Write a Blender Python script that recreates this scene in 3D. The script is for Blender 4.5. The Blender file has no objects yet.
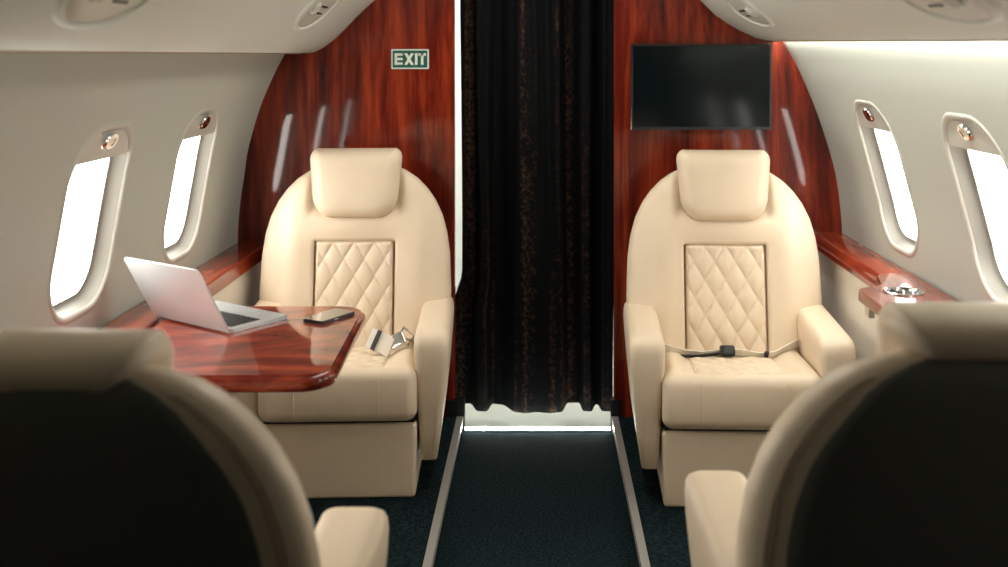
import bpy, bmesh, math, random
from mathutils import Vector, Matrix, noise
from mathutils.geometry import delaunay_2d_cdt
random.seed(7)
C = bpy.context.scene.collection
sc = bpy.context.scene
F, X0, Y0, ZC = 1100.0, 540.0, 55.0, 1.39
BULK = 4.07

# ------------------------------------------------------------------ materials
def nodes(name):
    m = bpy.data.materials.new(name); m.use_nodes = True
    nt = m.node_tree; b = nt.nodes['Principled BSDF']
    return m, nt, b
def nn(nt, t, **kw):
    n = nt.nodes.new(t)
    for k, v in kw.items():
        if k in n.inputs: n.inputs[k].default_value = v
        else: setattr(n, k, v)
    return n
def simple(name, col, rough=.5, metal=0., coat=0., spec=.5, bump=0., bscale=200., var=0., sheen=0.):
    m, nt, b = nodes(name)
    b.inputs['Base Color'].default_value = (*col, 1)
    b.inputs['Roughness'].default_value = rough
    b.inputs['Metallic'].default_value = metal
    b.inputs['Coat Weight'].default_value = coat
    b.inputs['Coat Roughness'].default_value = .05
    b.inputs['Specular IOR Level'].default_value = spec
    b.inputs['Sheen Weight'].default_value = sheen
    tc = nn(nt, 'ShaderNodeTexCoord')
    if bump:
        n = nn(nt, 'ShaderNodeTexNoise', Scale=bscale, Detail=4.)
        bp = nn(nt, 'ShaderNodeBump', Strength=bump, Distance=.002)
        nt.links.new(tc.outputs['Object'], n.inputs['Vector'])
        nt.links.new(n.outputs['Fac'], bp.inputs['Height'])
        nt.links.new(bp.outputs['Normal'], b.inputs['Normal'])
    if var:
        n2 = nn(nt, 'ShaderNodeTexNoise', Scale=bscale * .05, Detail=3.)
        mx = nn(nt, 'ShaderNodeMixRGB')
        mx.inputs[1].default_value = (*[c * (1 - var) for c in col], 1)
        mx.inputs[2].default_value = (*[min(1, c * (1 + var)) for c in col], 1)
        nt.links.new(tc.outputs['Object'], n2.inputs['Vector'])
        nt.links.new(n2.outputs['Fac'], mx.inputs[0])
        nt.links.new(mx.outputs[0], b.inputs['Base Color'])
    return m
def wood(name, scale, dark, mid, light, dist=1.2, rough=.16):
    m, nt, b = nodes(name)
    tc = nn(nt, 'ShaderNodeTexCoord')
    mp = nn(nt, 'ShaderNodeMapping'); mp.inputs['Scale'].default_value = scale
    n1 = nn(nt, 'ShaderNodeTexNoise', Scale=1., Detail=6., Roughness=.62, Distortion=dist)
    mp2 = nn(nt, 'ShaderNodeMapping'); mp2.inputs['Scale'].default_value = tuple(s * 5 for s in scale)
    n2 = nn(nt, 'ShaderNodeTexNoise', Scale=1., Detail=3., Roughness=.6)
    ad = nn(nt, 'ShaderNodeMath', operation='MULTIPLY_ADD'); ad.inputs[1].default_value = .3
    r = nn(nt, 'ShaderNodeValToRGB')
    e = r.color_ramp.elements
    e[0].position = .42; e[0].color = (*dark, 1)
    e[1].position = .86; e[1].color = (*light, 1)
    q = e.new(.62); q.color = (*mid, 1)
    L = nt.links.new
    L(tc.outputs['Object'], mp.inputs['Vector']); L(mp.outputs[0], n1.inputs['Vector'])
    L(tc.outputs['Object'], mp2.inputs['Vector']); L(mp2.outputs[0], n2.inputs['Vector'])
    L(n2.outputs['Fac'], ad.inputs[0]); L(n1.outputs['Fac'], ad.inputs[2])
    L(ad.outputs[0], r.inputs[0]); L(r.outputs[0], b.inputs['Base Color'])
    b.inputs['Roughness'].default_value = .4; b.inputs['Specular IOR Level'].default_value = .08
    b.inputs['Coat Weight'].default_value = 1.; b.inputs['Coat Roughness'].default_value = rough * .35
    b.inputs['Coat IOR'].default_value = 1.42
    return m
def emit(name, col, s):
    m, nt, b = nodes(name)
    b.inputs['Base Color'].default_value = (*col, 1)
    b.inputs['Emission Color'].default_value = (*col, 1); b.inputs['Emission Strength'].default_value = s
    return m

M = {}
M['leather'] = simple('cream_leather', (.77, .63, .465), .42, bump=.12, bscale=260., var=.04, spec=.4)
M['quilt'] = simple('cream_quilted_leather', (.77, .63, .465), .45, bump=.1, bscale=260., spec=.4)
M['stitch'] = simple('tan_stitching', (.42, .31, .21), .6)
M['shell'] = simple('shaded_rear_leather', (.105, .108, .095), .55, bump=.12, bscale=260.)  # dark colour carries the shade on the rear of the seats
M['wall'] = simple('cream_wall_vinyl', (.50, .52, .46), .55, bump=.15, bscale=320.)
M['panel'] = simple('cream_overhead_vinyl', (.61, .62, .55), .5, bump=.1, bscale=320.)
M['dado'] = simple('cream_side_leather', (.70, .65, .56), .5, bump=.12, bscale=260.)
M['frame'] = simple('window_surround', (.54, .535, .475), .35)
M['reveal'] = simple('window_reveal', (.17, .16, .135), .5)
M['wood_v'] = wood('bulkhead_veneer', (9., 9., .8), (.016, .002, .0015), (.135, .011, .004), (.36, .048, .014), 1.3)
M['wood_y'] = wood('ledge_veneer', (9., .9, 9.), (.03, .004, .002), (.17, .018, .006), (.36, .062, .020), 1.2)
M['wood_t'] = wood('table_veneer', (1.6, 4.2, 5.), (.016, .002, .0015), (.15, .014, .005), (.42, .075, .026), 3.2, .1)
M['carpet'] = simple('navy_carpet', (.017, .023, .027), .95, bump=1., bscale=420., var=.6, spec=.1)
def carpet():
    m, nt, b = nodes('navy_carpet_pile')
    tc = nn(nt, 'ShaderNodeTexCoord'); n = nn(nt, 'ShaderNodeTexNoise', Scale=130., Detail=3., Roughness=.7); r = nn(nt, 'ShaderNodeValToRGB'); e = r.color_ramp.elements
    e[0].position = .40; e[0].color = (.002, .006, .0075, 1); e[1].position = .66; e[1].color = (.022, .038, .043, 1)
    n2 = nn(nt, 'ShaderNodeTexNoise', Scale=300., Detail=3.); bp = nn(nt, 'ShaderNodeBump', Strength=1., Distance=.004)
    L = nt.links.new
    L(tc.outputs['Object'], n.inputs['Vector']); L(n.outputs['Fac'], r.inputs[0]); L(r.outputs[0], b.inputs['Base Color'])
    L(tc.outputs['Object'], n2.inputs['Vector']); L(n2.outputs['Fac'], bp.inputs['Height']); L(bp.outputs['Normal'], b.inputs['Normal'])
    b.inputs['Roughness'].default_value = .95; b.inputs['Specular IOR Level'].default_value = .05
    return m
M['carpet'] = carpet()
M['rail'] = simple('brushed_rail', (.44, .43, .40), .4, metal=.4)
M['metal'] = simple('chrome', (.72, .72, .72), .12, metal=1.)
M['steel'] = simple('brushed_steel', (.6, .59, .57), .3, metal=1.)
M['alu'] = simple('laptop_aluminium', (.62, .635, .635), .38, metal=.6)
M['dark'] = simple('black_plastic', (.008, .009, .010), .35)
M['screen'] = simple('black_glass', (.003, .006, .007), .12, spec=.25)
M['phone'] = simple('phone_glass', (.006, .007, .008), .05, coat=1.)
M['curtain'] = simple('black_velvet', (.020, .0125, .009), .75, bump=.8, bscale=110., var=.9, spec=.1)
def velvet():
    m, nt, b = nodes('crushed_velvet')
    tc = nn(nt, 'ShaderNodeTexCoord'); mp = nn(nt, 'ShaderNodeMapping'); mp.inputs['Scale'].default_value = (19., 8., .35)
    n1 = nn(nt, 'ShaderNodeTexNoise', Scale=1., Detail=2.); n2 = nn(nt, 'ShaderNodeTexNoise', Scale=70., Detail=4., Roughness=.7)
    mu = nn(nt, 'ShaderNodeMath', operation='MULTIPLY'); r = nn(nt, 'ShaderNodeValToRGB'); e = r.color_ramp.elements
    e[0].position = .29; e[0].color = (.003, .0035, .004, 1); e[1].position = .46; e[1].color = (.075, .040, .026, 1)
    L = nt.links.new
    L(tc.outputs['Object'], mp.inputs['Vector']); L(mp.outputs[0], n1.inputs['Vector']); L(tc.outputs['Object'], n2.inputs['Vector'])
    L(n1.outputs['Fac'], mu.inputs[0]); L(n2.outputs['Fac'], mu.inputs[1]); L(mu.outputs[0], r.inputs[0]); L(r.outputs[0], b.inputs['Base Color'])
    b.inputs['Roughness'].default_value = .85; b.inputs['Specular IOR Level'].default_value = .08
    return m
M['curtain'] = velvet()
M['green'] = simple('exit_green', (.004, .10, .068), .4)
M['white'] = simple('exit_white', (.80, .86, .78), .4)
M['galley'] = simple('galley_white', (.80, .82, .78), .5)
M['galley_floor'] = simple('galley_vinyl_floor', (.62, .66, .60), .45, bump=.2, bscale=90.)
M['belt'] = simple('light_webbing', (.80, .75, .67), .6, bump=.3, bscale=500.)
M['belt_dark'] = simple('dark_webbing', (.015, .015, .016), .5)
M['cove'] = emit('cove_lamp', (1., 1., .95), 62.)
M['cabin'] = emit('cabin_fill', (1., .95, .88), 6.0)  # glow of the added overhead fill panel
M['step'] = emit('step_lamp', (.93, 1., .92), 30.)
M['lamp'] = emit('galley_lamp', (1., .98, .93), 16.)
def glass():
    m = bpy.data.materials.new('window_glass'); m.use_nodes = True
    nt = m.node_tree; nt.nodes.clear()
    o = nn(nt, 'ShaderNodeOutputMaterial'); mx = nn(nt, 'ShaderNodeMixShader')
    t = nn(nt, 'ShaderNodeBsdfTransparent'); g = nn(nt, 'ShaderNodeBsdfGlossy', Roughness=.03)
    t.inputs[0].default_value = (.97, .97, .96, 1)
    L = nt.links.new
    mx.inputs[0].default_value = .05; L(t.outputs[0], mx.inputs[1]); L(g.outputs[0], mx.inputs[2]); L(mx.outputs[0], o.inputs[0])
    return m
M['glass'] = glass()

# ------------------------------------------------------------------ object helpers
def obj(name, bm, mat, parent=None, smooth=True, angle=40):
    me = bpy.data.meshes.new(name)
    bmesh.ops.recalc_face_normals(bm, faces=bm.faces[:])
    if smooth:
        for f in bm.faces: f.smooth = True
        for e in bm.edges:
            if len(e.link_faces) == 2 and e.calc_face_angle(0) > math.radians(angle): e.smooth = False
    bm.to_mesh(me); bm.free()
    me.materials.append(M[mat])
    o = bpy.data.objects.new(name, me); C.objects.link(o)
    if parent: o.parent = parent
    return o
def thing(name, label, cat, loc=(0, 0, 0), rz=0., group=None):
    o = bpy.data.objects.new(name, None); C.objects.link(o)
    o.empty_display_size = .1
    o.location = loc; o.rotation_euler = (0, 0, rz)
    o['label'] = label; o['category'] = cat
    if group: o['group'] = group
    return o
def tag(o, label, cat, group=None):
    o['label'] = label; o['category'] = cat
    if group: o['group'] = group
    return o
def struct(o, label=None):
    o['kind'] = 'structure'
    if label: o['label'] = label
    return o
def dup(o, parent=None):
    c = o.copy(); C.objects.link(c)
    if parent: c.parent = parent
    for ch in list(o.children): dup(ch, c)
    return c

# ------------------------------------------------------------------ mesh helpers
def grid_faces(bm, rows, close_u=False, close_v=False):
    nr, nc = len(rows), len(rows[0])
    for i in range(nr if close_v else nr - 1):
        a, b = rows[i], rows[(i + 1) % nr]
        for j in range(nc if close_u else nc - 1):
            k = (j + 1) % nc
            vs = [a[j], a[k], b[k], b[j]]
            u = []
            for v in vs:
                if v not in u: u.append(v)
            if len(u) >= 3:
                try: bm.faces.new(u)
                except ValueError: pass
def loft(bm, rings, cap=True, closed=True):
    rows = [[bm.verts.new(p) for p in r] for r in rings]
    grid_faces(bm, rows, close_u=closed)
    if cap:
        bm.faces.new(rows[0]); bm.faces.new(list(reversed(rows[-1])))
    return rows
def rrect(hx, hy, r, n=6):
    r = min(r, hx, hy); pts = []
    for cx, cy, a0 in ((hx - r, hy - r, 0), (-hx + r, hy - r, 90), (-hx + r, -hy + r, 180), (hx - r, -hy + r, 270)):
        for k in range(n + 1):
            a = math.radians(a0 + 90 * k / n)
            pts.append((cx + r * math.cos(a), cy + r * math.sin(a)))
    return pts
def axis_pts(h, r, nseg, nmid):
    p = [(-h + r - r * math.cos(math.radians(a * 45 / nseg)) * 1.0) for a in range(0, 1)]
    out = []
    for k in range(nseg + 1): out.append(-h + r * (k / nseg))
    for k in range(1, nmid): out.append(-h + r + (2 * h - 2 * r) * k / nmid)
    for k in range(nseg + 1): out.append(h - r + r * (k / nseg))
    return out
def rbox(bm, c, h, r, nseg=4, nmid=8, fn=None):
    """rounded box, subdivided; fn(Vector local) -> Vector deforms it"""
    h = Vector(h); ax = [axis_pts(h[i], min(r, h[i]), nseg, nmid) for i in range(3)]
    cache = {}
    def vert(p):
        key = tuple(round(t, 6) for t in p)
        if key in cache: return cache[key]
        q = Vector([max(-(h[i] - r), min(h[i] - r, p[i])) if h[i] > r else 0 for i in range(3)])
        # cube -> sphere style projection keeps the rounding even
        d = Vector(p) - q
        v = q + (d.normalized() * r if d.length > 1e-9 else d)
        if fn: v = fn(v)
        cache[key] = bm.verts.new(v + Vector(c))
        return cache[key]
    for a in range(3):
        b, d = (a + 1) % 3, (a + 2) % 3
        for s in (-1, 1):
            for i in range(len(ax[b]) - 1):
                for j in range(len(ax[d]) - 1):
                    q = []
                    for (ii, jj) in ((i, j), (i + 1, j), (i + 1, j + 1), (i, j + 1)):
                        p = [0, 0, 0]; p[a] = s * h[a]; p[b] = ax[b][ii]; p[d] = ax[d][jj]
                        v = vert(p)
                        if v not in q: q.append(v)
                    if len(q) >= 3:
                        try: bm.faces.new(q)
                        except ValueError: pass
def tube(bm, pts, r, n=8, cap=True, closed=False):
    pts = [Vector(p) for p in pts]; rows = []
    N = len(pts)
    for i, p in enumerate(pts):
        if closed: t = pts[(i + 1) % N] - pts[i - 1]
        else: t = pts[min(i + 1, N - 1)] - pts[max(i - 1, 0)]
        t.normalize()
        up = Vector((0, 0, 1)) if abs(t.z) < .9 else Vector((1, 0, 0))
        u = t.cross(up).normalized(); w = u.cross(t)
        rr = r[i] if isinstance(r, (list, tuple)) else r
        rows.append([bm.verts.new(p + u * rr * math.cos(2 * math.pi * k / n) + w * rr * math.sin(2 * math.pi * k / n)) for k in range(n)])
    grid_faces(bm, rows, close_u=True, close_v=closed)
    if cap and not closed:
        bm.faces.new(rows[0]); bm.faces.new(list(reversed(rows[-1])))
def ribbon(bm, pts, wdir, w, t):
    """flat strap of width w along wdir, thickness t"""
    pts = [Vector(p) for p in pts]; N = len(pts); rows = []
    for i, p in enumerate(pts):
        wd = Vector(wdir[i] if isinstance(wdir, list) else wdir).normalized()
        tg = (pts[min(i + 1, N - 1)] - pts[max(i - 1, 0)]).normalized()
        nm = tg.cross(wd).normalized()
        rows.append([bm.verts.new(p + wd * a * w / 2 + nm * b * t / 2) for a, b in ((-1, -1), (1, -1), (1, 1), (-1, 1))])
    grid_faces(bm, rows, close_u=True)
    bm.faces.new(rows[0]); bm.faces.new(list(reversed(rows[-1])))
def prism(bm, poly, lo, hi, axis=2, bev=0.):
    """poly in the two other axes, extruded along axis"""
    def mk(p, t):
        v = [0, 0, 0]; o = [i for i in range(3) if i != axis]
        v[o[0]], v[o[1]], v[axis] = p[0], p[1], t
        return bm.verts.new(v)
    a = [mk(p, lo) for p in poly]; b = [mk(p, hi) for p in poly]
    fs = [bm.faces.new(a), bm.faces.new(list(reversed(b)))]
    for i in range(len(poly)):
        j = (i + 1) % len(poly); fs.append(bm.faces.new([a[j], a[i], b[i], b[j]]))
    return a, b
def box(bm, x0, x1, y0, y1, z0, z1):
    prism(bm, [(x0, y0), (x1, y0), (x1, y1), (x0, y1)], z0, z1)
def bevel(bm, w, seg=2, ang=30):
    es = [e for e in bm.edges if len(e.link_faces) == 2 and e.calc_face_angle(0) > math.radians(ang)]
    bmesh.ops.bevel(bm, geom=es, offset=w, segments=seg, affect='EDGES', profile=.5, clamp_overlap=True)
def lerp(a, b, t): return a + (b - a) * t
def interp(tab, x):
    if x <= tab[0][0]: return tab[0][1]
    for (a, va), (b, vb) in zip(tab, tab[1:]):
        if x <= b: return lerp(va, vb, (x - a) / (b - a))
    return tab[-1][1]
def catmull(tab, x):
    n = len(tab)
    if x <= tab[0][0]: return tab[0][1]
    if x >= tab[-1][0]: return tab[-1][1]
    for i in range(n - 1):
        if x <= tab[i + 1][0]:
            x0, x1 = tab[i][0], tab[i + 1][0]; y0, y1 = tab[i][1], tab[i + 1][1]
            m0 = (y1 - tab[max(i - 1, 0)][1]) / (x1 - tab[max(i - 1, 0)][0])
            m1 = (tab[min(i + 2, n - 1)][1] - y0) / (tab[min(i + 2, n - 1)][0] - x0)
            h = x1 - x0; t = (x - x0) / h
            return ((2*t**3 - 3*t*t + 1) * y0 + (t**3 - 2*t*t + t) * h * m0 + (-2*t**3 + 3*t*t) * y1 + (t**3 - t*t) * h * m1)

# ------------------------------------------------------------------ shell of the cabin
WP = [(-.1, .93), (.05, .985), (.3, 1.06), (.5, 1.098), (.70, 1.118), (.853, 1.108), (.95, 1.093), (1.04, 1.070), (1.205, 1.014), (1.334, .958), (1.40, .922), (1.47, .878), (1.6, .77), (1.75, .60), (1.85, .45), (1.92, 0.)]
WL = [(z, x + (.018 if z >= 1.2 else .010 if z > 1. else 0) * (z < 1.7)) for z, x in WP]
def wx(z, s=1): return catmull(WL if s < 0 else WP, z)
YB, YF = -1.2, BULK + .03           # back wall, bulkhead back face
WINS = {-1: [3.41, 2.66, 1.90], 1: [3.39, 2.62, 1.86]}
WZL, WZR = .990, 1.014
WZ, WA, WB_, WR = .975, .180, .226, .125
def outline(a, b, r, n=9): return rrect(a, b, min(r, a - .001), n)
def side_wall(name, s):
    WZ = WZL if s < 0 else WZR; WIN = WINS[s]
    zs = [-.1 + .035 * i for i in range(57)]            # up to 1.86
    ys = [YB + (YF - YB) * i / 52 for i in range(53)]
    pts, edges = [], []
    for y in ys:
        for z in zs:
            if any(abs(y - c) < WA + .012 and abs(z - WZ) < WB_ + .012 for c in WIN): continue
            pts.append(Vector((y, z)))
    for c in WIN:
        o = outline(WA, WB_, WR); b0 = len(pts)
        for i, (a, b) in enumerate(o):
            pts.append(Vector((c + a, WZ + b))); edges.append((b0 + i, b0 + (i + 1) % len(o)))
    vc, ve, vf, *_ = delaunay_2d_cdt(pts, edges, [], 0, 1e-5)
    bm = bmesh.new()
    vs = [bm.verts.new((s * wx(p[1], s), p[0], p[1])) for p in vc]
    def inside(y, z):
        for c in WIN:
            dy, dz = abs(y - c), abs(z - WZ)
            if dy < WA and dz < WB_:
                ex, ez = dy - (WA - WR), dz - (WB_ - WR)
                if ex <= 0 or ez <= 0 or math.hypot(ex, ez) < WR: return True
        return False
    for f in vf:
        cy = sum(vc[i][0] for i in f) / len(f); cz = sum(vc[i][1] for i in f) / len(f)
        if not inside(cy, cz): bm.faces.new([vs[i] for i in f])
    o = obj(name, bm, 'wall', None, True, 60)
    nr = []
    for v in o.data.vertices:
        z = v.co.z; sl = (wx(z + .01, s) - wx(z - .01, s)) / .02
        nr.append(Vector((-s, 0, sl)).normalized())
    # faces look into the cabin, so the analytic wall normal can be used as is
    bm = bmesh.new(); bm.from_mesh(o.data)
    for f in bm.faces:
        if f.normal.x * s > 0: f.normal_flip()
    bm.to_mesh(o.data); bm.free()
    o.data.normals_split_custom_set_from_vertices(nr)
    return struct(o)
side_wall('wall_left', -1); side_wall('wall_right', 1)

def make_window(idx, s, yc):
    WZ = WZL if s < 0 else WZR
    root = bpy.data.objects.new('window_%d' % idx, None); C.objects.link(root)
    root.location = (s * wx(WZ, s), yc, WZ); struct(root)
    ox = wx(WZ, s)
    def P(a, b, d):          # d > 0 outward
        return (s * (wx(WZ + b, s) - ox + d), a, b)
    bm = bmesh.new()
    prof = [(.012, .001), (.008, -.0025), (.002, -.0035), (-.005, -.0015), (-.009, .004)]
    rows = []
    for g, d in prof:
        rows.append([bm.verts.new(P(a, b, d)) for a, b in outline(WA + g, WB_ + g, WR + g, 12)])
    grid_faces(bm, rows, close_u=True)
    obj('window_frame', bm, 'frame', root, True, 70)
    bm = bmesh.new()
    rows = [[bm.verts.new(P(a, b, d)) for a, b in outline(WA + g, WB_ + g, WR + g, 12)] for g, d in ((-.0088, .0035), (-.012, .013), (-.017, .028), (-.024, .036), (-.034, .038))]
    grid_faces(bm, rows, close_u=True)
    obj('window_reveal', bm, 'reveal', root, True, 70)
    bm = bmesh.new()
    o = outline(WA - .032, WB_ - .032, WR - .032, 12)
    rr_ = [[bm.verts.new(P(a * k, b * k, .039)) for a, b in o] for k in (1., .75, .5, .25, .05)]
    grid_faces(bm, rr_, close_u=True); bm.faces.new(rr_[-1])
    # outer collar closes the gap between frame and pane
    g = obj('glass_pane', bm, 'glass', root, False)
    bm = bmesh.new()
    rows = [[bm.verts.new(P(a, b, .037)) for a, b in outline(WA - .030, WB_ - .030, WR - .030, 12)],
            [bm.verts.new(P(a, b, .042)) for a, b in outline(WA - .030, WB_ - .030, WR - .030, 12)],
            [bm.verts.new(P(a * 1.35, b * 1.22, .042)) for a, b in outline(WA - .030, WB_ - .030, WR - .030, 12)]]
    grid_faces(bm, rows, close_u=True)
    obj('outer_flange', bm, 'frame', root, True, 50)
    # pull-down shade, only its lower part showing at the head of the window
    bm = bmesh.new(); zb = .148
    ol = outline(WA - .008, WB_ - .008, WR - .008, 14)
    top = [(a, b) for a, b in ol if b > zb]
    amax = max(a for a, b in top)
    half = interp(sorted([(b, abs(a)) for a, b in top if a > 0]), zb)
    N = 16; rows = []
    for i in range(N + 1):
        b = lerp(zb, WB_ - .010, i / N)
        if b > WB_ - .008 - (WR - .008):
            k = b - (WB_ - .008 - (WR - .008)); hw = (WA - .008) - (WR - .008) + math.sqrt(max(0, (WR - .008) ** 2 - k * k))
        else: hw = WA - .008
        rows.append([P(lerp(-hw, hw, j / 14), b, .004) for j in range(15)])
    fr = [[bm.verts.new(p) for p in r] for r in rows]
    bk = [[bm.verts.new((p[0] + s * .008, p[1], p[2])) for p in r] for r in rows]
    grid_faces(bm, fr); grid_faces(bm, bk)
    grid_faces(bm, [fr[0], bk[0]]); grid_faces(bm, [fr[-1], bk[-1]])
    grid_faces(bm, [[r[0] for r in fr], [r[0] for r in bk]]); grid_faces(bm, [[r[-1] for r in fr], [r[-1] for r in bk]])
    sh = obj('window_shade', bm, 'frame', root, True, 50)
    bm = bmesh.new()
    kb = .190
    prof = [(.036, .021, .004), (.036, .021, -.003), (.032, .018, -.007), (.024, .012, -.006), (.012, .006, -.009), (.001, .001, -.010)]
    rows = []
    for (ra, rb, d) in prof:
        rows.append([bm.verts.new((s * (wx(WZ + kb, s) - ox + d) - s * .45 * (rb * math.sin(t)), ra * math.cos(t), kb + rb * math.sin(t))) for t in [2 * math.pi * k / 28 for k in range(28)]])
    grid_faces(bm, rows, close_u=True); bm.faces.new(rows[-1])
    obj('shade_knob', bm, 'metal', sh)
    # daylight portal
    ld = bpy.data.lights.new('window_portal', 'AREA'); ld.shape = 'RECTANGLE'; ld.size = .42; ld.size_y = .34
    ld.cycles.is_portal = True
    lo = bpy.data.objects.new('window_portal', ld); C.objects.link(lo)
    lo.location = (s * (ox + .08), yc, WZ)
    lo.rotation_euler = (0, math.radians(90 * s), 0)
n = 1
for s in (-1, 1):
    for yc in WINS[s]: make_window(n, s, yc); n += 1

# floor: lower aisle strip between two raised seat platforms
bm = bmesh.new(); box(bm, -.285, .266, YB, BULK + .02, -.04, 0.); struct(obj('floor', bm, 'carpet', None, False))
bm = bmesh.new(); box(bm, -1.02, -.287, YB, BULK, -.04, .05); struct(obj('floor_left', bm, 'carpet', None, False))
bm = bmesh.new(); box(bm, .268, 1.02, YB, BULK, -.04, .05); struct(obj('floor_right', bm, 'carpet', None, False))
for k, (x0, x1) in enumerate(((-.307, -.284), (.265, .288))):
    bm = bmesh.new(); box(bm, x0, x1, YB, BULK - .01, .03, .056); bevel(bm, .004, 2)
    struct(obj('trim_%d' % (k + 1), bm, 'rail', None, True), 'pale metal rail along the edge of the carpeted aisle')
t = thing('step_light', 'thin glowing light strip on the floor under the curtain', 'light', (0, BULK, 0))
bm = bmesh.new(); box(bm, -.278, .261, -.016, .016, 0., .008); bevel(bm, .003, 2); obj('sill', bm, 'steel', t)
bm = bmesh.new(); box(bm, -.276, .259, -.0165, -.004, .0075, .0145); obj('light_strip', bm, 'step', t, False)

# front bulkhead, two veneered panels either side of the doorway
OPL, OPR = -.315, .274
def bulk_panel(name, xin, s):
    zs = [.05 + i * .05 for i in range(38)]
    poly = [(xin, .05)] + [(s * (wx(z, s) + .004), z) for z in zs if wx(z, s) > abs(xin) + .02] + [(xin, 1.84)]
    bm = bmesh.new(); prism(bm, poly, BULK, BULK + .03, axis=1)
    return struct(obj(name, bm, 'wood_v', None, False))
bulk_panel('wall_front_left', OPL, -1); bulk_panel('wall_front_right', OPR, 1)
for nme, x0, x1 in (('baseboard_left', -.34, -.279), ('baseboard_right', .262, .30)):
    bm = bmesh.new(); box(bm, x0, x1, BULK - .004, BULK + .034, .0, .115); bevel(bm, .003, 1); struct(obj(nme, bm, 'dark', None, True))
# back wall and ceiling
bm = bmesh.new(); box(bm, -1.14, 1.14, YB - .03, YB, -.1, 1.95); struct(obj('wall_back', bm, 'carpet', None, False))
bm = bmesh.new()
rows = []
for i in range(33):
    x = lerp(-.50, .50, i / 32); z = 1.86 - .18 * abs(x) ** 2
    rows.append([bm.verts.new((x, YB, z)), bm.verts.new((x, YF, z)), bm.verts.new((x, YF, z + .03)), bm.verts.new((x, YB, z + .03))])
grid_faces(bm, rows, close_u=True); bm.faces.new(rows[0]); bm.faces.new(rows[-1])
struct(obj('ceiling', bm, 'panel', None))

t = thing('fill_light', 'added soft fill light panel along the middle of the cabin ceiling', 'light', (0, 3.15, 1.852))  # added fill above the view, lifts the seats where window light falls short
bm = bmesh.new(); box(bm, -.16, .16, -.85, .85, -.022, 0.); bevel(bm, .005, 2); obj('lamp_housing', bm, 'frame', t)  # housing of the added fill panel
bm = bmesh.new(); box(bm, -.14, .14, -.83, .83, -.026, -.0225); obj('diffuser', bm, 'cabin', t, False)  # glowing face of the added fill panel

# galley seen through the gap beside and below the curtain
G1 = 5.3
bm = bmesh.new(); box(bm, -1.1, 1.1, BULK + .02, G1, -.04, -.002); struct(obj('floor_galley', bm, 'galley_floor', None, False))
bm = bmesh.new(); box(bm, -1.1, 1.1, G1, G1 + .03, -.04, 1.95); struct(obj('wall_galley', bm, 'galley', None, False))
bm = bmesh.new(); box(bm, -1.13, -1.1, BULK + .03, G1, -.04, 1.95); struct(obj('wall_galley_left', bm, 'galley', None, False))
bm = bmesh.new(); box(bm, 1.1, 1.13, BULK + .03, G1, -.04, 1.95); struct(obj('wall_galley_right', bm, 'galley', None, False))
bm = bmesh.new(); box(bm, -1.1, 1.1, BULK + .03, G1, 1.93, 1.96); struct(obj('ceiling_galley', bm, 'galley', None, False))
t = thing('ceiling_lamp', 'bright lamp panel on the galley ceiling behind the curtain', 'lamp', (0, 4.72, 1.93))
bm = bmesh.new(); box(bm, -.40, .40, -.22, .22, -.03, 0); bevel(bm, .006, 2); obj('lamp_housing', bm, 'galley', t)
bm = bmesh.new(); box(bm, -.36, .36, -.18, .18, -.034, -.0305); obj('diffuser', bm, 'lamp', t, False)

# ------------------------------------------------------------------ overhead panels
OP = [(.898, 1.398), (.860, 1.397), (.835, 1.400), (.800, 1.418), (.760, 1.448), (.72, 1.487), (.685, 1.524), (.648, 1.560), (.610, 1.594), (.565, 1.640), (.525, 1.70), (.500, 1.77), (.490, 1.83)]
OPR_ = [(.868, 1.400), (.856, 1.397), (.835, 1.398), (.80, 1.406), (.741, 1.433), (.69, 1.463), (.648, 1.492), (.593, 1.546), (.55, 1.60), (.515, 1.67), (.495, 1.74), (.485, 1.80)]
def op_shift(s, y):
    a, b = ((0., .000) if s < 0 else (.046, .020))
    return lerp(b, a, max(0, min(1.2, (y - 1.9) / (BULK - 1.9))))
def overhead(s, label):
    t = thing('overhead_bin', label, 'overhead bin', (0, 0, 0))
    bm = bmesh.new()
    prof = (OP if s < 0 else OPR_) + [(.60, 1.83), (.74, 1.63), (.845, 1.48)]
    rows = []
    for i in range(31):
        y = lerp(YB, BULK - .002, i / 30); dz = op_shift(s, y)
        rows.append([bm.verts.new((s * x, y, z + dz)) for x, z in prof])
    grid_faces(bm, rows, close_u=True); bm.faces.new(rows[0]); bm.faces.new(list(reversed(rows[-1])))
    obj('curved_panel', bm, 'panel', t, True, 35)
    bm = bmesh.new()
    tube(bm, [(s * (.885 if s < 0 else .862), lerp(YB, BULK - .004, i / 30), 1.3965 + op_shift(s, lerp(YB, BULK - .004, i / 30))) for i in range(31)], .0035, 6)
    obj('edge_seal', bm, 'stitch', t)
    return t
BL = overhead(-1, 'cream curved overhead bin above the windows beside the laptop table')
BR = overhead(1, 'cream curved overhead bin above the windows beside the cup holder')
def opz(x, s):
    tab = sorted(OP if s < 0 else OPR_); return interp([(a, b) for a, b in tab], x)
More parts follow.
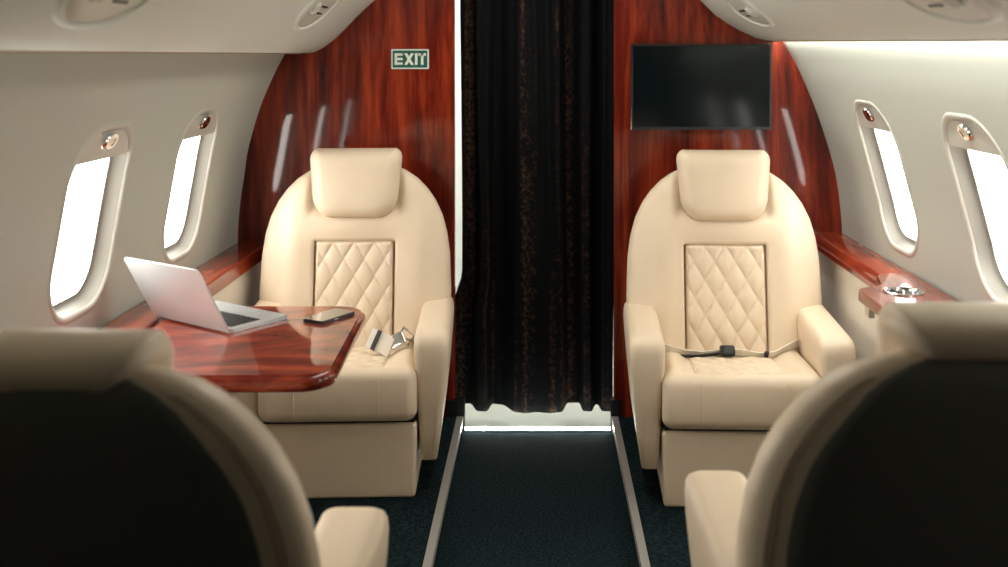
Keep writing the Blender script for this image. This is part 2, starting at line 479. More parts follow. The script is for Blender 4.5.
def vent(s, x, y, root, L=.135, Wd=.085):
    sl = (opz(x + .03, s) - opz(x - .03, s)) / .06          # dz/dx of the surface
    u = Vector((1, 0, sl)).normalized()
    nrm = Vector((sl, 0, -1)).normalized()            # outward from the bin, into the cabin
    base = Vector((x, y, opz(x, s) + op_shift(s, y)))
    def Pt(a, b, d):
        v = base + u * a
        if abs(d) < 5: v = Vector((v.x, 0, opz(v.x, s) + op_shift(s, y + b))) + nrm * d
        return (s * v.x, y + b, v.z)
    def rings(bm, prof, ca=0., cb=0., ra=1., rb=1., n=48):
        rows = [[bm.verts.new(Pt(ca + ra * k * math.cos(q), cb + rb * k * math.sin(q), d)) for q in [2 * math.pi * i / n for i in range(n)]] for k, d in prof]
        grid_faces(bm, rows, close_u=True); return rows
    bm = bmesh.new()
    rings(bm, [(1.16, -.003), (1.10, .003), (1.04, .006), (.98, .007), (.94, .004), (.92, -.002)], 0, 0, Wd, L)
    bz = obj('air_vent', bm, 'panel', root)
    bm = bmesh.new()
    rows = rings(bm, [(.925, .0), (.90, .002), (.6, .003), (.3, .003)], 0, 0, Wd, L); bm.faces.new(rows[-1])
    obj('vent_plate', bm, 'frame', bz)
    for (a, b, hl) in ((-.012, .040, .040), (.016, .050, .030)):
        bm = bmesh.new()
        loft(bm, [[Pt(a + i, b + k, .001) for i, k in ((-.004, -hl), (.004, -hl), (.004, hl), (-.004, hl))], [Pt(a + i, b + k, .0055) for i, k in ((-.003, -hl), (.003, -hl), (.003, hl), (-.003, hl))]])
        obj('air_slot', bm, 'dark', bz, False)
    bm = bmesh.new()
    rows = rings(bm, [(1., .001), (1., .009), (.8, .012), (.6, .009), (.03, .008)], 0., -.065, .024, .024, 24); bm.faces.new(rows[-1])
    obj('air_nozzle', bm, 'frame', bz)
vent(-1, .676, 3.36, BL, .16)
vent(-1, .712, 1.84, BL, .16)
vent(1, .655, 3.46, BR, .16)
vent(1, .683, 1.88, BR, .16)

# cove lamp hidden between the right overhead panel and the wall
t = thing('cove_light', 'glowing cove light strip under the overhead bin on the television side', 'light', (0, 0, 0))
bm = bmesh.new()
rows = []
for i in range(21):
    y = lerp(1.80, BULK - .03, i / 20); z = 1.430 + op_shift(1, y)
    rows.append([bm.verts.new(p) for p in ((.866, y, z - .008), (.882, y, z - .008), (.878, y, z + .004), (.866, y, z + .004))])
grid_faces(bm, rows, close_u=True); bm.faces.new(rows[0]); bm.faces.new(rows[-1])
obj('light_strip', bm, 'cove', t, False)

# ------------------------------------------------------------------ side ledges and lower side panels
def ledge(s, ztop, label):
    t = thing('side_ledge', label, 'ledge', (0, 0, 0))
    bm = bmesh.new()
    prof = [(1.112, ztop), (1.020, ztop), (1.012, ztop - .004), (1.004, ztop - .016), (1.0, ztop - .022), (.992, ztop - .026), (.990, ztop - .040), (.996, ztop - .046), (1.108, ztop - .046)]
    if s < 0: prof[1:5] = [(1.004, ztop), (.999, ztop - .003), (.995, ztop - .012), (.993, ztop - .020)]
    rows = []
    for i in range(2):
        y = (YB + .01, BULK - .003)[i]
        rows.append([bm.verts.new((s * x, y, z)) for x, z in prof])
    grid_faces(bm, rows, close_u=True); bm.faces.new(rows[0]); bm.faces.new(list(reversed(rows[-1])))
    obj('ledge_board', bm, 'wood_y', t, True, 30)
    return t
ledge(-1, .700, 'red-brown wooden side ledge running behind the laptop table')
LR = ledge(1, .735, 'red-brown wooden side ledge with the cup holder')
for s, zt, nme in ((-1, .652, 'trim_4'), (1, .687, 'trim_5')):
    bm = bmesh.new()
    prof = [(1.085, zt), (1.004, zt), (1.002, zt - .01), (1.002, .14), (.99, .06), (.99, .05), (1.03, .05)]
    rows = [[bm.verts.new((s * x, y, z)) for x, z in prof] for y in (YB + .01, BULK - .003)]
    grid_faces(bm, rows, close_u=True); bm.faces.new(rows[0]); bm.faces.new(list(reversed(rows[-1])))
    struct(obj(nme, bm, 'dado', None, True, 30), 'cream side panel below the wooden ledge')
# ledge extension with cup holder, a part of the right ledge
def rounded_poly(pts, n=6):
    out = []
    N = len(pts)
    for i in range(N):
        p = Vector(pts[i][:2]); r = pts[i][2] if len(pts[i]) > 2 else 0
        if r == 0: out.append(tuple(p)); continue
        a = Vector(pts[i - 1][:2]); b = Vector(pts[(i + 1) % N][:2])
        d1 = (a - p).normalized(); d2 = (b - p).normalized()
        ang = d1.angle(d2); t = r / math.tan(ang / 2)
        p1, p2 = p + d1 * t, p + d2 * t
        cdir = (d1 + d2).normalized(); c = p + cdir * (r / math.sin(ang / 2))
        v1, v2 = p1 - c, p2 - c
        a1 = math.atan2(v1.y, v1.x); a2 = math.atan2(v2.y, v2.x); da = (a2 - a1 + math.pi) % (2 * math.pi) - math.pi
        for k in range(n + 1):
            q = a1 + da * k / n; out.append((c.x + r * math.cos(q), c.y + r * math.sin(q)))
    return out
CH = (.985, 2.98)
poly = rounded_poly([(1.07, 3.24), (.992, 3.24, .05), (.955, 3.07, .06), (.876, 3.03, .035), (.876, 2.30, .03), (1.07, 2.30)])
bm = bmesh.new()
a = [bm.verts.new((x, y, .747)) for x, y in poly]
hole = [bm.verts.new((CH[0] + .046 * math.cos(2 * math.pi * k / 32), CH[1] + .046 * math.sin(2 * math.pi * k / 32), .747)) for k in range(32)]
es = [bm.edges.new((a[i], a[(i + 1) % len(a)])) for i in range(len(a))] + [bm.edges.new((hole[i], hole[(i + 1) % 32])) for i in range(32)]
bmesh.ops.triangle_fill(bm, use_beauty=True, edges=es)
for f in [f for f in bm.faces if (f.calc_center_median() - Vector((*CH, .747))).length < .044 and all((v.co - Vector((*CH, .747))).length < .0465 for v in f.verts)]:
    bm.faces.remove(f)
def rim(z, k):
    cx = sum(p[0] for p in poly) / len(poly); cy = sum(p[1] for p in poly) / len(poly)
    return [bm.verts.new((x + (k if x < 1.05 else 0), y, z)) for x, y in poly]
r2, r3, r4 = rim(.741, -.004), rim(.718, -.004), rim(.714, .000)
grid_faces(bm, [a, r2, r3, r4], close_u=True); bm.faces.new(r4)
ext = obj('ledge_extension', bm, 'wood_y', LR, True, 35)
bm = bmesh.new()
prof = [(.054, .747), (.054, .7505), (.050, .7525), (.046, .7505), (.044, .742), (.043, .690), (.040, .684), (.001, .684)]
rows = [[bm.verts.new((CH[0] + r * math.cos(q), CH[1] + r * math.sin(q), z)) for q in [2 * math.pi * i / 40 for i in range(40)]] for r, z in prof]
grid_faces(bm, rows, close_u=True); bm.faces.new(rows[-1])
obj('cup_holder', bm, 'metal', ext)
bm = bmesh.new(); box(bm, .882, .897, 2.95, 2.985, .684, .716); bevel(bm, .004, 2); obj('latch', bm, 'steel', ext)

# ------------------------------------------------------------------ doorway curtain
tab = [(461, 4.15), (466, 4.215), (477, 4.215), (481, 4.125), (490, 4.12), (494, 4.215), (506, 4.20), (517, 4.115), (528, 4.10), (538, 4.115), (548, 4.10), (561, 4.115), (565, 4.225), (579, 4.225), (582, 4.125), (592, 4.12), (595, 4.205), (600, 4.20), (603, 4.125), (614.3, 4.12)]
bm = bmesh.new()
NX, NZ = 220, 60
path = []
for i in range(NX + 1):
    px = lerp(461, 614.3, i / NX)
    d = sum(interp(tab, px + o) for o in (-1.2, 0, 1.2)) / 3
    path.append(((px - X0) / F * d, d))
rows = []
for k in range(NZ + 1):
    z = lerp(.055, 1.90, k / NZ); w = max(0, (z - .5) / 1.4)
    row = []
    for i, (x, y) in enumerate(path):
        ym = 4.155
        yy = ym + (y - ym) * (1 - .35 * w) + .012 * math.sin(i * .33 + z * 1.1) * w
        left = 1 - i / NX
        xx = x + .006 * math.sin(z * 2.3 + i * .05) - .045 * left ** 5 * (1 - min(1, max(0, (z - .42) / .14)))
        row.append(bm.verts.new((xx, yy, z)))
    rows.append(row)
grid_faces(bm, rows)
cu = obj('doorway_curtain', bm, 'curtain', None, True, 180)
so = cu.modifiers.new('thickness', 'SOLIDIFY'); so.thickness = .004; so.offset = 0
tag(cu, 'black velvet curtain hanging in deep folds across the doorway', 'curtain')

# ------------------------------------------------------------------ television and exit sign
t = thing('television', 'black flat television mounted on the wooden bulkhead', 'television', (.5916, BULK - .028, 1.273), math.radians(1.2))
bm = bmesh.new(); box(bm, -.258, .258, -.012, .02, -.157, .157); bevel(bm, .004, 2); obj('casing', bm, 'dark', t)
bm = bmesh.new(); box(bm, -.250, .250, -.0145, -.0115, -.146, .150); obj('screen', bm, 'screen', t, False)
bm = bmesh.new(); box(bm, -.2595, -.2565, -.0125, .004, -.156, -.03); obj('edge_strip', bm, 'metal', t, False)
bm = bmesh.new(); box(bm, -.10, .10, .02, .0275, -.08, .08); obj('wall_bracket', bm, 'dark', t, False)

t = thing('exit_sign', 'small green exit sign with white letters on the wooden bulkhead', 'sign', (-.48, BULK - .001, 1.375))
bm = bmesh.new(); prism(bm, rrect(.069, .0365, .003, 3), -.006, 0., axis=1); obj('border', bm, 'white', t, False)
bm = bmesh.new(); box(bm, -.064, .064, -.0072, -.0055, -.0315, .0315); obj('sign_face', bm, 'green', t, False)
bm = bmesh.new()
def bar(p, q, w):
    p, q = Vector(p), Vector(q); d = (q - p).normalized(); nrm = Vector((-d.y, d.x)) * w / 2
    prism(bm, [tuple(p - nrm), tuple(q - nrm), tuple(q + nrm), tuple(p + nrm)], -.009, -.007, axis=1)
h = .0215; w = .0095
bar((-.0520, -h), (-.0520, h), w)
for zz in (-h + w / 2, 0, h - w / 2): bar((-.0520, zz), (-.0270, zz), w * .92)
prism(bm, [(-.0215, -h), (-.0105, -h), (.0145, h), (.0035, h)], -.009, -.007, axis=1)
prism(bm, [(.0035, -h), (.0145, -h), (-.0105, h), (-.0215, h)], -.0091, -.0071, axis=1)
bar((.0230, -h), (.0230, h), w)
bar((.0450, -h), (.0450, h), w); bar((.0310, h - w / 2), (.0590, h - w / 2), w)
obj('lettering', bm, 'white', t, False)

# ------------------------------------------------------------------ table, laptop, phone
t = thing('folding_table', 'glossy red-brown wooden table holding the laptop and phone', 'table', (-.715, 2.69, .0515))
tp = rounded_poly([(-.270, -.335), (.268, -.335, .075), (.245, .335, .085), (-.270, .335)], 10)
bm = bmesh.new()
def trow(k, z):
    c = Vector((0, 0)); out = []
    N = len(tp)
    for i in range(N):
        p = Vector(tp[i]); a = (Vector(tp[i]) - Vector(tp[i - 1])); b = (Vector(tp[(i + 1) % N]) - Vector(tp[i]))
        tg = (a.normalized() + b.normalized()).normalized(); nrm = Vector((tg.y, -tg.x))
        q = p + nrm * k; out.append((q.x, q.y, z))
    return out
loft(bm, [trow(-.012, .650), trow(-.012, .650), trow(-.010, .646), trow(-.004, .643), trow(0, .636), trow(0, .622), trow(-.004, .616), trow(-.014, .612)])
obj('tabletop', bm, 'wood_t', t, True, 35)
bm = bmesh.new(); box(bm, -.19, .13, -.03, .03, .590, .612); bevel(bm, .004); obj('support_arm', bm, 'steel', t)
bm = bmesh.new(); box(bm, -.235, -.185, -.04, .04, 0.0, .606); bevel(bm, .006); obj('support_post', bm, 'dark', t)

HL, HR = Vector((-1.004, 2.888)), Vector((-.771, 2.722))
d = (HR - HL); wl = .300; dn = d.normalized(); ang = math.atan2(dn.y, dn.x)
mid = (HL + HR) / 2
lt = thing('laptop', 'open silver laptop standing on the wooden table', 'laptop', (mid.x, mid.y, .702), ang)
# local: x along hinge, +y towards the keyboard
bm = bmesh.new(); prism(bm, rrect(.150, .093, .010, 5), .0, .0095, axis=2)
for v in bm.verts: v.co.y += .095
bevel(bm, .003, 2, 50); lb = obj('keyboard_base', bm, 'alu', lt)
bm = bmesh.new()
for r in range(6):
    ncol = 14 if r else 13
    for c in range(ncol):
        kx = lerp(-.130, .130, (c + .5) / ncol); ky = .026 + r * .0158
        if r == 5 and 3 <= c <= 8: continue
        hx = .130 / ncol - .0012
        box(bm, kx - hx, kx + hx, ky - .0066, ky + .0066, .0096, .0110)
box(bm, -.075, .045, .026 + 5 * .0158 - .0066, .026 + 5 * .0158 + .0066, .0096, .0110)
kb = obj('keyboard', bm, 'dark', lb, False)
bm = bmesh.new(); prism(bm, rrect(.055, .029, .004, 4), .0094, .0100, axis=2)
for v in bm.verts: v.co.y += .152
obj('trackpad', bm, 'alu', lb, False)
lid = bmesh.new(); tilt = math.radians(29)
prism(lid, rrect(.150, .0945, .010, 5), 0., .0055, axis=2)
for v in lid.verts:
    x, y, z = v.co; y += .0945                          # 0 at hinge .. .212
    v.co = Vector((x, -.002 - y * math.sin(tilt) - z * math.cos(tilt), .0075 + y * math.cos(tilt) - z * math.sin(tilt)))
bevel(lid, .0018, 2, 50); lo = obj('lid', lid, 'alu', lt)
bm = bmesh.new(); prism(bm, rrect(.146, .0885, .006, 5), -.0012, .0, axis=2)
for v in bm.verts:
    x, y, z = v.co; y += .0955
    v.co = Vector((x, -.002 - y * math.sin(tilt) - z * math.cos(tilt), .0075 + y * math.cos(tilt) - z * math.sin(tilt)))
obj('display', bm, 'screen', lo, False)
bm = bmesh.new(); tube(bm, [(-.115, 0, .0075), (.115, 0, .0075)], .0055, 12); obj('hinge', bm, 'dark', lt)

ph = thing('smartphone', 'black smartphone lying flat on the wooden table', 'phone', (-.552, 2.880, .702), math.radians(60))
bm = bmesh.new(); prism(bm, rrect(.066, .035, .009, 6), 0, .0078, axis=2); bevel(bm, .0022, 2, 50); pb = obj('phone_body', bm, 'dark', ph)
bm = bmesh.new(); prism(bm, rrect(.0645, .0335, .008, 6), .0077, .0084, axis=2); obj('phone_screen', bm, 'phone', ph, False)
bm = bmesh.new(); box(bm, -.02, -.005, -.0356, -.0345, .003, .005); obj('side_button', bm, 'steel', ph, False)

# ------------------------------------------------------------------ seats (local: -y is the front, origin on the platform under the front edge)
RZ0, RZ1 = .33, .985                # all heights above the platform (platform is z = .05)
BW = [(.28, .302), (.40, .316), (.53, .324), (.66, .319), (.73, .309), (.79, .292), (.84, .268), (.88, .240), (.915, .205), (.94, .168), (.958, .128), (.968, .09), (.974, .05), (.9755, .0)]
def bw(z):
    return max(0., interp(BW, z))
def recl(z): return .315 + .11 * (z - .35) / .65       # front plane of the backrest
PW, PZ1 = .133, .715               # quilted panel half-width, top
def make_seat(name, label, group):
    t = thing(name, label, 'seat', (0, 0, 0), 0, group)
    # --- base
    bm = bmesh.new()
    def fb(v):
        k = (v.z + .11) / .22
        return Vector((v.x * (1.0 + .015 * k), v.y - .0 * k, v.z))
    rbox(bm, (0, .235, .1125), (.232, .245, .1125), .012, 3, 8, fb)
    b = obj('base', bm, 'leather', t)
    bm = bmesh.new()
    bm.free()
    for sx in (-.125, .125):
        bm = bmesh.new(); tube(bm, [(sx, -.0095, .01 + .2 * i / 8) for i in range(9)], .0014, 5); obj('seam', bm, 'leather', b)
    bm = bmesh.new(); box(bm, -.228, .228, .004, .47, .222, .242); obj('gap_shade', bm, 'dark', b, False)  # dark strip stands in for the shade between base and cushion
    # --- cushion
    bm = bmesh.new()
    def fc(v):
        u = v.x / .237; w = (v.y + .19) / .38; top = v.z > 0
        z = v.z
        if top:
            z += .005 * (1 - abs(w) ** 2) - .016 * max(0, min(1, w)) * 1.0
            side = max(0, min(1, (abs(v.x) - .137) / .05)); front = max(0, min(1, (-v.y - .115) / .05))
            z += -.020 + .020 * max(side, front) ** .8 + .010 * math.sin(min(1, max(0, (abs(v.x) - .13) / .1)) * math.pi) * (1 - front)
        y = v.y
        if v.y < -.13: y -= .012 * math.cos(max(-1, min(1, v.z / .085)) * 1.5) - .004
        return Vector((v.x, y, z))
    rbox(bm, (0, .145, .3165), (.237, .19, .0805), .034, 5, 26, fc)
    cu = obj('seat_cushion', bm, 'leather', t, True, 60)
    bm = bmesh.new()
    bm.free()
    for sx in (-.125, .125):
        pts = [(sx, -.060 + .004 * abs((i - 4) / 4) ** 3 * 3, .255 + .125 * i / 8) for i in range(9)]
        bm = bmesh.new(); tube(bm, pts, .0013, 5); obj('seam', bm, 'leather', cu)
    # quilted insert on the cushion top
    def quilt(x, z, a, bq):
        p = x / a + z / bq; q = x / a - z / bq
        sp = abs(math.sin(math.pi * p)); sq = abs(math.sin(math.pi * q))
        return (sp * sq) ** .36
    bm = bmesh.new(); NXq, NYq = 72, 84; rows = []
    for j in range(NYq + 1):
        y = lerp(.035, .312, j / NYq); w = (y - .145 + .19) / .38
        zb = .3165 + .0805 + .005 * (1 - w * w) - .016 * max(0, w) - .020
        row = []
        for i in range(NXq + 1):
            x = lerp(-.134, .134, i / NXq)
            e = min(1, (.134 - abs(x)) / .012, (y - .035) / .012)
            row.append(bm.verts.new((x, y, zb + .001 + (.003 + .010 * quilt(x, y, .070, .075)) * max(0, e) ** .5)))
        rows.append(row)
    grid_faces(bm, rows)
    lowr = [bm.verts.new((v.co.x, v.co.y, v.co.z - .01)) for v in rows[0]]
    grid_faces(bm, [lowr, rows[0]])
    obj('quilted_insert', bm, 'quilt', cu, True, 80)
    # --- backrest: rows of superellipse sections
    bm = bmesh.new(); rings = []
    zs = [.31 + (.86 - .31) * i / 54 for i in range(55)] + [.86 + (.9755 - .86) * math.sin(math.pi / 2 * i / 22) for i in range(1, 23)]
    NA = 168
    def section(z):
        w = max(bw(z), .0015); tk = .150 - .03 * max(0, (z - .6) / .4)
        if z > .84: tk *= max(.03, math.sqrt(max(0., 1 - ((z - .84) / .138) ** 2.4)))
        yc = recl(z) + (.150 - .03 * max(0, (z - .6) / .4)) / 2
        pts = []
        c = min(.160, .54 * w)
        fr = [-1, -.93, -(PW + .0045) / .16, -(PW + .0015) / .16] + [-.75 + 1.5 * q / 16 for q in range(17)] + [(PW + .0015) / .16, (PW + .0045) / .16, .93, 1]
        half = [-(c + (w - c) * math.sin(math.pi / 2 * q / 16)) for q in range(16, 0, -1)] + [c * q for q in fr] + [c + (w - c) * math.sin(math.pi / 2 * q / 16) for q in range(1, 17)]
        walk = [(x, -1) for x in half] + [(x, 1) for x in reversed(half[1:-1])]
        for x, sg in walk:
            yy = sg * tk / 2 * max(0., 1 - min(1., abs(x) / w) ** 2.9) ** (1 / 2.9)
            y = yc + yy
            if yy < 0:
                f = min(1, abs(yy) / (tk / 2))
                ax = abs(x)
                bol = math.exp(-((ax - .215) / .060) ** 2) * (1 - max(0, min(1, (z - .70) / .16)))
                y -= .026 * bol * f
                band = math.exp(-((z - .765) / .05) ** 2) * math.exp(-(x / .18) ** 2)
                y -= .016 * band * f
                if z < PZ1 + .002 and ax < PW + .003: y += .028 * f
                # pocket the headrest sits in
                if z > .79:
                    y += .024 * f * max(0, min(1, (.165 - ax) / .02)) * min(1, (z - .79) / .03)
            pts.append((x, y, z))
        return pts
    for z in zs: rings.append(section(z))
    loft(bm, rings)
    bk = obj('backrest', bm, 'leather', t, True, 75)
    # quilted panel
    bm = bmesh.new(); NXq, NZq = 76, 120; rows = []
    for j in range(NZq + 1):
        z = lerp(.345, PZ1 - .001, j / NZq)
        row = []
        for i in range(NXq + 1):
            x = lerp(-PW + .003, PW - .003, i / NXq)
            e = max(0, min(1, (PW - .003 - abs(x)) / .010, (PZ1 - z) / .010)) ** .5
            row.append(bm.verts.new((x, recl(z) + .014 - (.009 + .0115 * quilt(x, z - .712, .0685, .113)) * e, z)))
        rows.append(row)
    grid_faces(bm, rows)
    bq = [[bm.verts.new((v.co.x, v.co.y + .02, v.co.z)) for v in r] for r in (rows[-1],)]
    grid_faces(bm, [rows[-1], bq[0]])
    for col in (0, -1):
        grid_faces(bm, [[r[col] for r in rows], [bm.verts.new((r[col].co.x, r[col].co.y + .02, r[col].co.z)) for r in rows]])
    obj('quilted_panel', bm, 'quilt', bk, True, 80)
    # rear panel, coloured dark for the shade on the seat back, inside a leather border with a double seam
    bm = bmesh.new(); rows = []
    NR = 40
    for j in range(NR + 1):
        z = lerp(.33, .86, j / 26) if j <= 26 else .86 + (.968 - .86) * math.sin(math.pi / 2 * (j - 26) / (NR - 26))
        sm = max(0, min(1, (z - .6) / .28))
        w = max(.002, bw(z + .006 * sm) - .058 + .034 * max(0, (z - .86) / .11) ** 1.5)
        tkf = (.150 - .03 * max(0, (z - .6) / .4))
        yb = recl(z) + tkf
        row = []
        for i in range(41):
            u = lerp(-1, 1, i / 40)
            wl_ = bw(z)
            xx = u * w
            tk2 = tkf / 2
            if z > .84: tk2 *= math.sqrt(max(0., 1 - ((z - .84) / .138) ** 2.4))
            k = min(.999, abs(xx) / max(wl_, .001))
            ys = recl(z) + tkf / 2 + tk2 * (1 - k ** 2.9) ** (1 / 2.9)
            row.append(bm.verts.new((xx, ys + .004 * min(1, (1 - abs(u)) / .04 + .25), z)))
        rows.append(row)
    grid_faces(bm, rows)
    rp = obj('shaded_rear_panel', bm, 'shell', bk, True, 60); rp['label'] = 'leather rear panel with the shade of the seat back put into its dark colour'
    def rear_pt(z, off, lift):
        # point on the rear border, off inside the silhouette
        wl_ = bw(z); x = max(0, wl_ - off); tkf = (.150 - .03 * max(0, (z - .6) / .4)); tk2 = tkf / 2
        if z > .84: tk2 *= math.sqrt(max(0., 1 - ((z - .84) / .138) ** 2.4))
        k = min(.999, x / max(wl_, .001))
        return x, recl(z) + tkf / 2 + tk2 * (1 - k ** 2.9) ** (1 / 2.9) + lift
    for off in (.030, .037):
        for sx in (-1, 1):
            pts = []
            for j in range(40):
                z = lerp(.34, .93, j / 39); x, y = rear_pt(z, off, .0003); pts.append((sx * x, y, z))
            bm = bmesh.new(); tube(bm, pts, .0014, 5); obj('rear_seam', bm, 'stitch', bk)
    # --- headrest pillow
    bm = bmesh.new(); hz = .905
    def fh(v):
        u = v.x / .150; w = v.z / .114
        k = lerp(.86, 1.0, max(0, min(1, (w + 1) / 1.15)))
        if w < -.3: k *= 1 - .10 * ((-.3 - w) / .7) ** 2
        x = v.x * k
        z = v.z
        if w > .3: z -= .010 * abs(u) ** 3 * min(1, (w - .3) / .5)
        y = v.y
        if v.y < 0: y -= .022 * max(0, 1 - abs(u) ** 2.5) * max(0, 1 - abs(w) ** 2.5)
        else: y += .028 * max(0, 1 - abs(u) ** 2.2) * max(0, 1 - abs(w) ** 2.2)
        y += .01 * w - .012 * (max(0, w) ** 2) * u * u
        if w > .45: y += .020 * (w - .45) 
        return Vector((x, y, z))
    # pillow with strongly rounded lower corners: outline loft front to back
    rows = []
    prof = [(-.052, .86), (-.060, .70), (-.064, .45), (-.066, .2)]
    def hout(k, yv):
        pts = []
        hw, hh = .156, .115
        for (cx, cz, r, a0) in ((hw - .032, hh - .032, .032, 0), (-hw + .032, hh - .032, .032, 90), (-hw + .072, -hh + .072, .072, 180), (hw - .072, -hh + .072, .072, 270)):
            for q in range(11):
                a = math.radians(a0 + 9 * q)
                x, z = cx + r * math.cos(a), cz + r * math.sin(a)
                w = z / hh
                x *= lerp(.885, 1.0, max(0, min(1, (w + 1) / 1.7)))
                z += .006 * math.exp(-((abs(x) - .14) / .02) ** 2) * max(0, w)   # small ears
                z -= .004 * (x / hw) ** 2 * max(0, w)
                x *= k[0]; z *= k[1]
                pts.append((x, yv + .012 * w * 0 + (recl(hz + z) - recl(hz)), hz + z))
        return pts
    prof = []
    for i in range(19):
        a = math.pi * i / 18
        s_ = math.sin(a) ** .62 if 0 < i < 18 else 0
        depth = -math.cos(a)                      # -1 front .. 1 back
        prof.append((depth, s_))
    yc = recl(hz) + .010
    for depth, s_ in prof:
        kx = lerp(.52, 1., s_) if s_ > 0 else .36; kz = lerp(.42, 1., s_) if s_ > 0 else .26
        dd = depth * (.062 if depth < 0 else .100)
        rg = hout((kx, kz), yc + dd)
        if depth > 0:
            rg = [(x, y, z if z > hz + .06 else lerp(z, hz + .06 - (hz + .06 - z) * .15, depth ** .5)) for x, y, z in rg]
            rg = [(x * lerp(1, lerp(.66, 1., (lambda t: t * (2 - t))(max(0, min(1, (z - hz - .045) / .062)))), depth ** .7), y, z) for x, y, z in rg]
        rows.append(rg)
    loft(bm, rows)
    obj('headrest', bm, 'leather', t, True, 80)
    # --- armrests
    for sx in (-1, 1):
        bm = bmesh.new(); rings = []
        lev = [(.100, .247, .292, .030, .40, .012), (.103, .245, .295, .026, .405, .016), (.20, .240, .310, .010, .43, .018), (.32, .234, .322, -.010, .45, .020), (.41, .228, .330, -.022, .46, .022),
               (.455, .226, .333, -.024, .46, .024), (.478, .227, .332, -.018, .46, .024), (.492, .230, .329, -.006, .455, .024), (.501, .236, .323, .010, .445, .022), (.5055, .245, .314, .03, .43, .02), (.5065, .258, .302, .05, .41, .015)]
        for z, x0, x1, y0, y1, r in lev:
            hx, hy = (x1 - x0) / 2, (y1 - y0) / 2
            rings.append([(sx * ((x0 + x1) / 2 + a), (y0 + y1) / 2 + b_, z + (.012 * ((b_ + hy) / (2 * hy)) if z > .4 else 0)) for a, b_ in rrect(hx, hy, r, 6)])
        loft(bm, rings)
        ar = obj('armrest', bm, 'leather', t, True, 50)
        bm = bmesh.new()
        tube(bm, [(sx * .322, -.0305 + .0 * i, .13 + .34 * i / 14) if False else (sx * (.286 + .024 * i / 14), .0225 - .0455 * (i / 14) ** .8, .13 + .31 * i / 14) for i in range(15)], .0014, 5)
        obj('arm_seam', bm, 'leather', ar)
    return t
SW = math.pi
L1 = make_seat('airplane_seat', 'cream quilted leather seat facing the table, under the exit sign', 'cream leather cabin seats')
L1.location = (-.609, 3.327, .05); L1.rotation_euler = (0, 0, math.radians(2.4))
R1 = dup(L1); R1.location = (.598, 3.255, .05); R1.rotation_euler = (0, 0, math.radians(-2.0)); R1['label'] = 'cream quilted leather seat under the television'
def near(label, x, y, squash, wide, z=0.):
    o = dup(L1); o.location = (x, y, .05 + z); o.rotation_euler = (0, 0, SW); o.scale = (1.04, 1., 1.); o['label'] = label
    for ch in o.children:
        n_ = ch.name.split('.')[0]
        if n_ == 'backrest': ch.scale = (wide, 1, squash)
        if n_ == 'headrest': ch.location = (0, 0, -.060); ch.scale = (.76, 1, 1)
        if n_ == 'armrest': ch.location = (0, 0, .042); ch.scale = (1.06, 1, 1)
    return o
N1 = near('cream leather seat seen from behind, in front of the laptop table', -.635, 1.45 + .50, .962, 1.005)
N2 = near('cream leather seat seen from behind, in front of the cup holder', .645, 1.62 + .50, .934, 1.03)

# seat belts, each a part of its seat
bl = bmesh.new()
ribbon(bl, [(.235, .30, .365), (.205, .27, .405), (.18, .245, .415), (.16, .225, .418)], (0.35, -1, .5), .042, .003)
b1 = obj('seat_belt', bl, 'belt', L1)
bl = bmesh.new()
ribbon(bl, [(.070, .205, .432), (.095, .195, .424), (.125, .182, .414), (.140, .178, .402)], (.35, .35, .8), .062, .012)
obj('belt_end', bl, 'belt', b1)
bl = bmesh.new()
ribbon(bl, [(.088, .1905, .4285), (.098, .1865, .4255)], (.35, .35, .8), .064, .016)
obj('belt_loop', bl, 'belt_dark', b1)
bl = bmesh.new()
rbox(bl, (0, 0, 0), (.027, .007, .024), .006, 3, 3)
bmesh.ops.transform(bl, matrix=Matrix.Translation((.160, .192, .425)) @ Matrix.Rotation(math.radians(-28), 4, 'Y') @ Matrix.Rotation(math.radians(-35), 4, 'X'), verts=bl.verts[:])
bu = obj('buckle', bl, 'metal', b1)
bl = bmesh.new()
q = [(-.022, 0, -.018), (-.022, 0, .022), (.022, 0, .022), (.022, 0, -.018)]
tube(bl, [Matrix.Translation((.185, .200, .434)) @ Matrix.Rotation(math.radians(35), 4, 'Y') @ Vector(p) for p in q], .0058, 8, closed=True)
obj('buckle_tongue', bl, 'metal', bu)

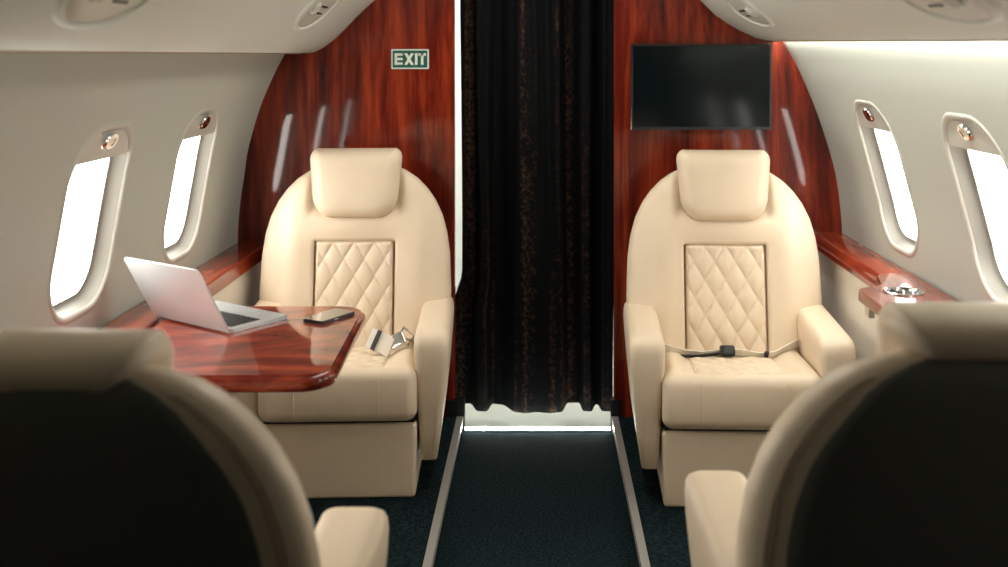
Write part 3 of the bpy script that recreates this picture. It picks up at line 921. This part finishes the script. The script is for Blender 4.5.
bl = bmesh.new()
pts = [(-.236, .20, .425), (-.20, .235, .405), (-.15, .262, .385), (-.09, .272, .375), (-.02, .262, .385), (.03, .258, .388), (.09, .262, .376), (.14, .262, .380), (.19, .27, .405), (.225, .30, .410)]
ribbon(bl, pts, [(0, -.55, .8)] * 10, .040, .003)
b2 = obj('seat_belt', bl, 'belt', R1)
bl = bmesh.new()
rbox(bl, (0, 0, 0), (.024, .009, .017), .007, 3, 3)
bmesh.ops.transform(bl, matrix=Matrix.Translation((-.010, .248, .398)) @ Matrix.Rotation(math.radians(-30), 4, 'X'), verts=bl.verts[:])
bu = obj('buckle', bl, 'dark', b2)
bl = bmesh.new()
ribbon(bl, [(-.16, .243, .380), (-.10, .247, .381), (-.05, .243, .388), (-.03, .242, .392)], (0, -.55, .8), .012, .003)
obj('dark_strap', bl, 'belt_dark', b2)
bl = bmesh.new()
ribbon(bl, [(.105, .250, .376), (.118, .250, .378)], (0.1, -.45, .85), .048, .008)
obj('belt_loop', bl, 'belt_dark', b2)

# ------------------------------------------------------------------ world, camera
w = bpy.data.worlds.new('daylight'); sc.world = w; w.use_nodes = True
bg = w.node_tree.nodes['Background']; bg.inputs[0].default_value = (1., .97, .92, 1); 
_nt = w.node_tree                      # overcast sky, brighter on the sun's side of the aircraft
_tc = nn(_nt, 'ShaderNodeTexCoord'); _sx = nn(_nt, 'ShaderNodeSeparateXYZ'); _mr = nn(_nt, 'ShaderNodeMapRange')
_mr.inputs['From Min'].default_value = -.6; _mr.inputs['From Max'].default_value = .6; _mr.inputs['To Min'].default_value = 13.5; _mr.inputs['To Max'].default_value = 7.5
_nt.links.new(_tc.outputs['Generated'], _sx.inputs[0]); _nt.links.new(_sx.outputs['X'], _mr.inputs['Value']); _nt.links.new(_mr.outputs[0], bg.inputs[1])
cd = bpy.data.cameras.new('camera'); cam = bpy.data.objects.new('camera', cd); C.objects.link(cam)
cam.location = (0, 0, ZC); cam.rotation_euler = (math.radians(90), 0, 0)
cd.sensor_width = 36.; cd.sensor_fit = 'HORIZONTAL'; cd.lens = 36. * F / 1008.
cd.shift_x = (504 - X0) / 1008.; cd.shift_y = (Y0 - 283.5) / 1008.
cd.clip_start = .02
cd.dof.use_dof = True; cd.dof.focus_distance = 3.3; cd.dof.aperture_fstop = 2.6
sc.camera = cam
vs = sc.view_settings; vs.view_transform = 'Standard'; vs.look = 'None'; vs.gamma = 1.; vs.exposure = .22; vs.use_curve_mapping = False
cy = sc.cycles
cy.use_denoising = True; cy.max_bounces = 10; cy.diffuse_bounces = 3; cy.glossy_bounces = 5; cy.transparent_max_bounces = 12
cy.sample_clamp_indirect = 8.; cy.caustics_reflective = False; cy.caustics_refractive = False
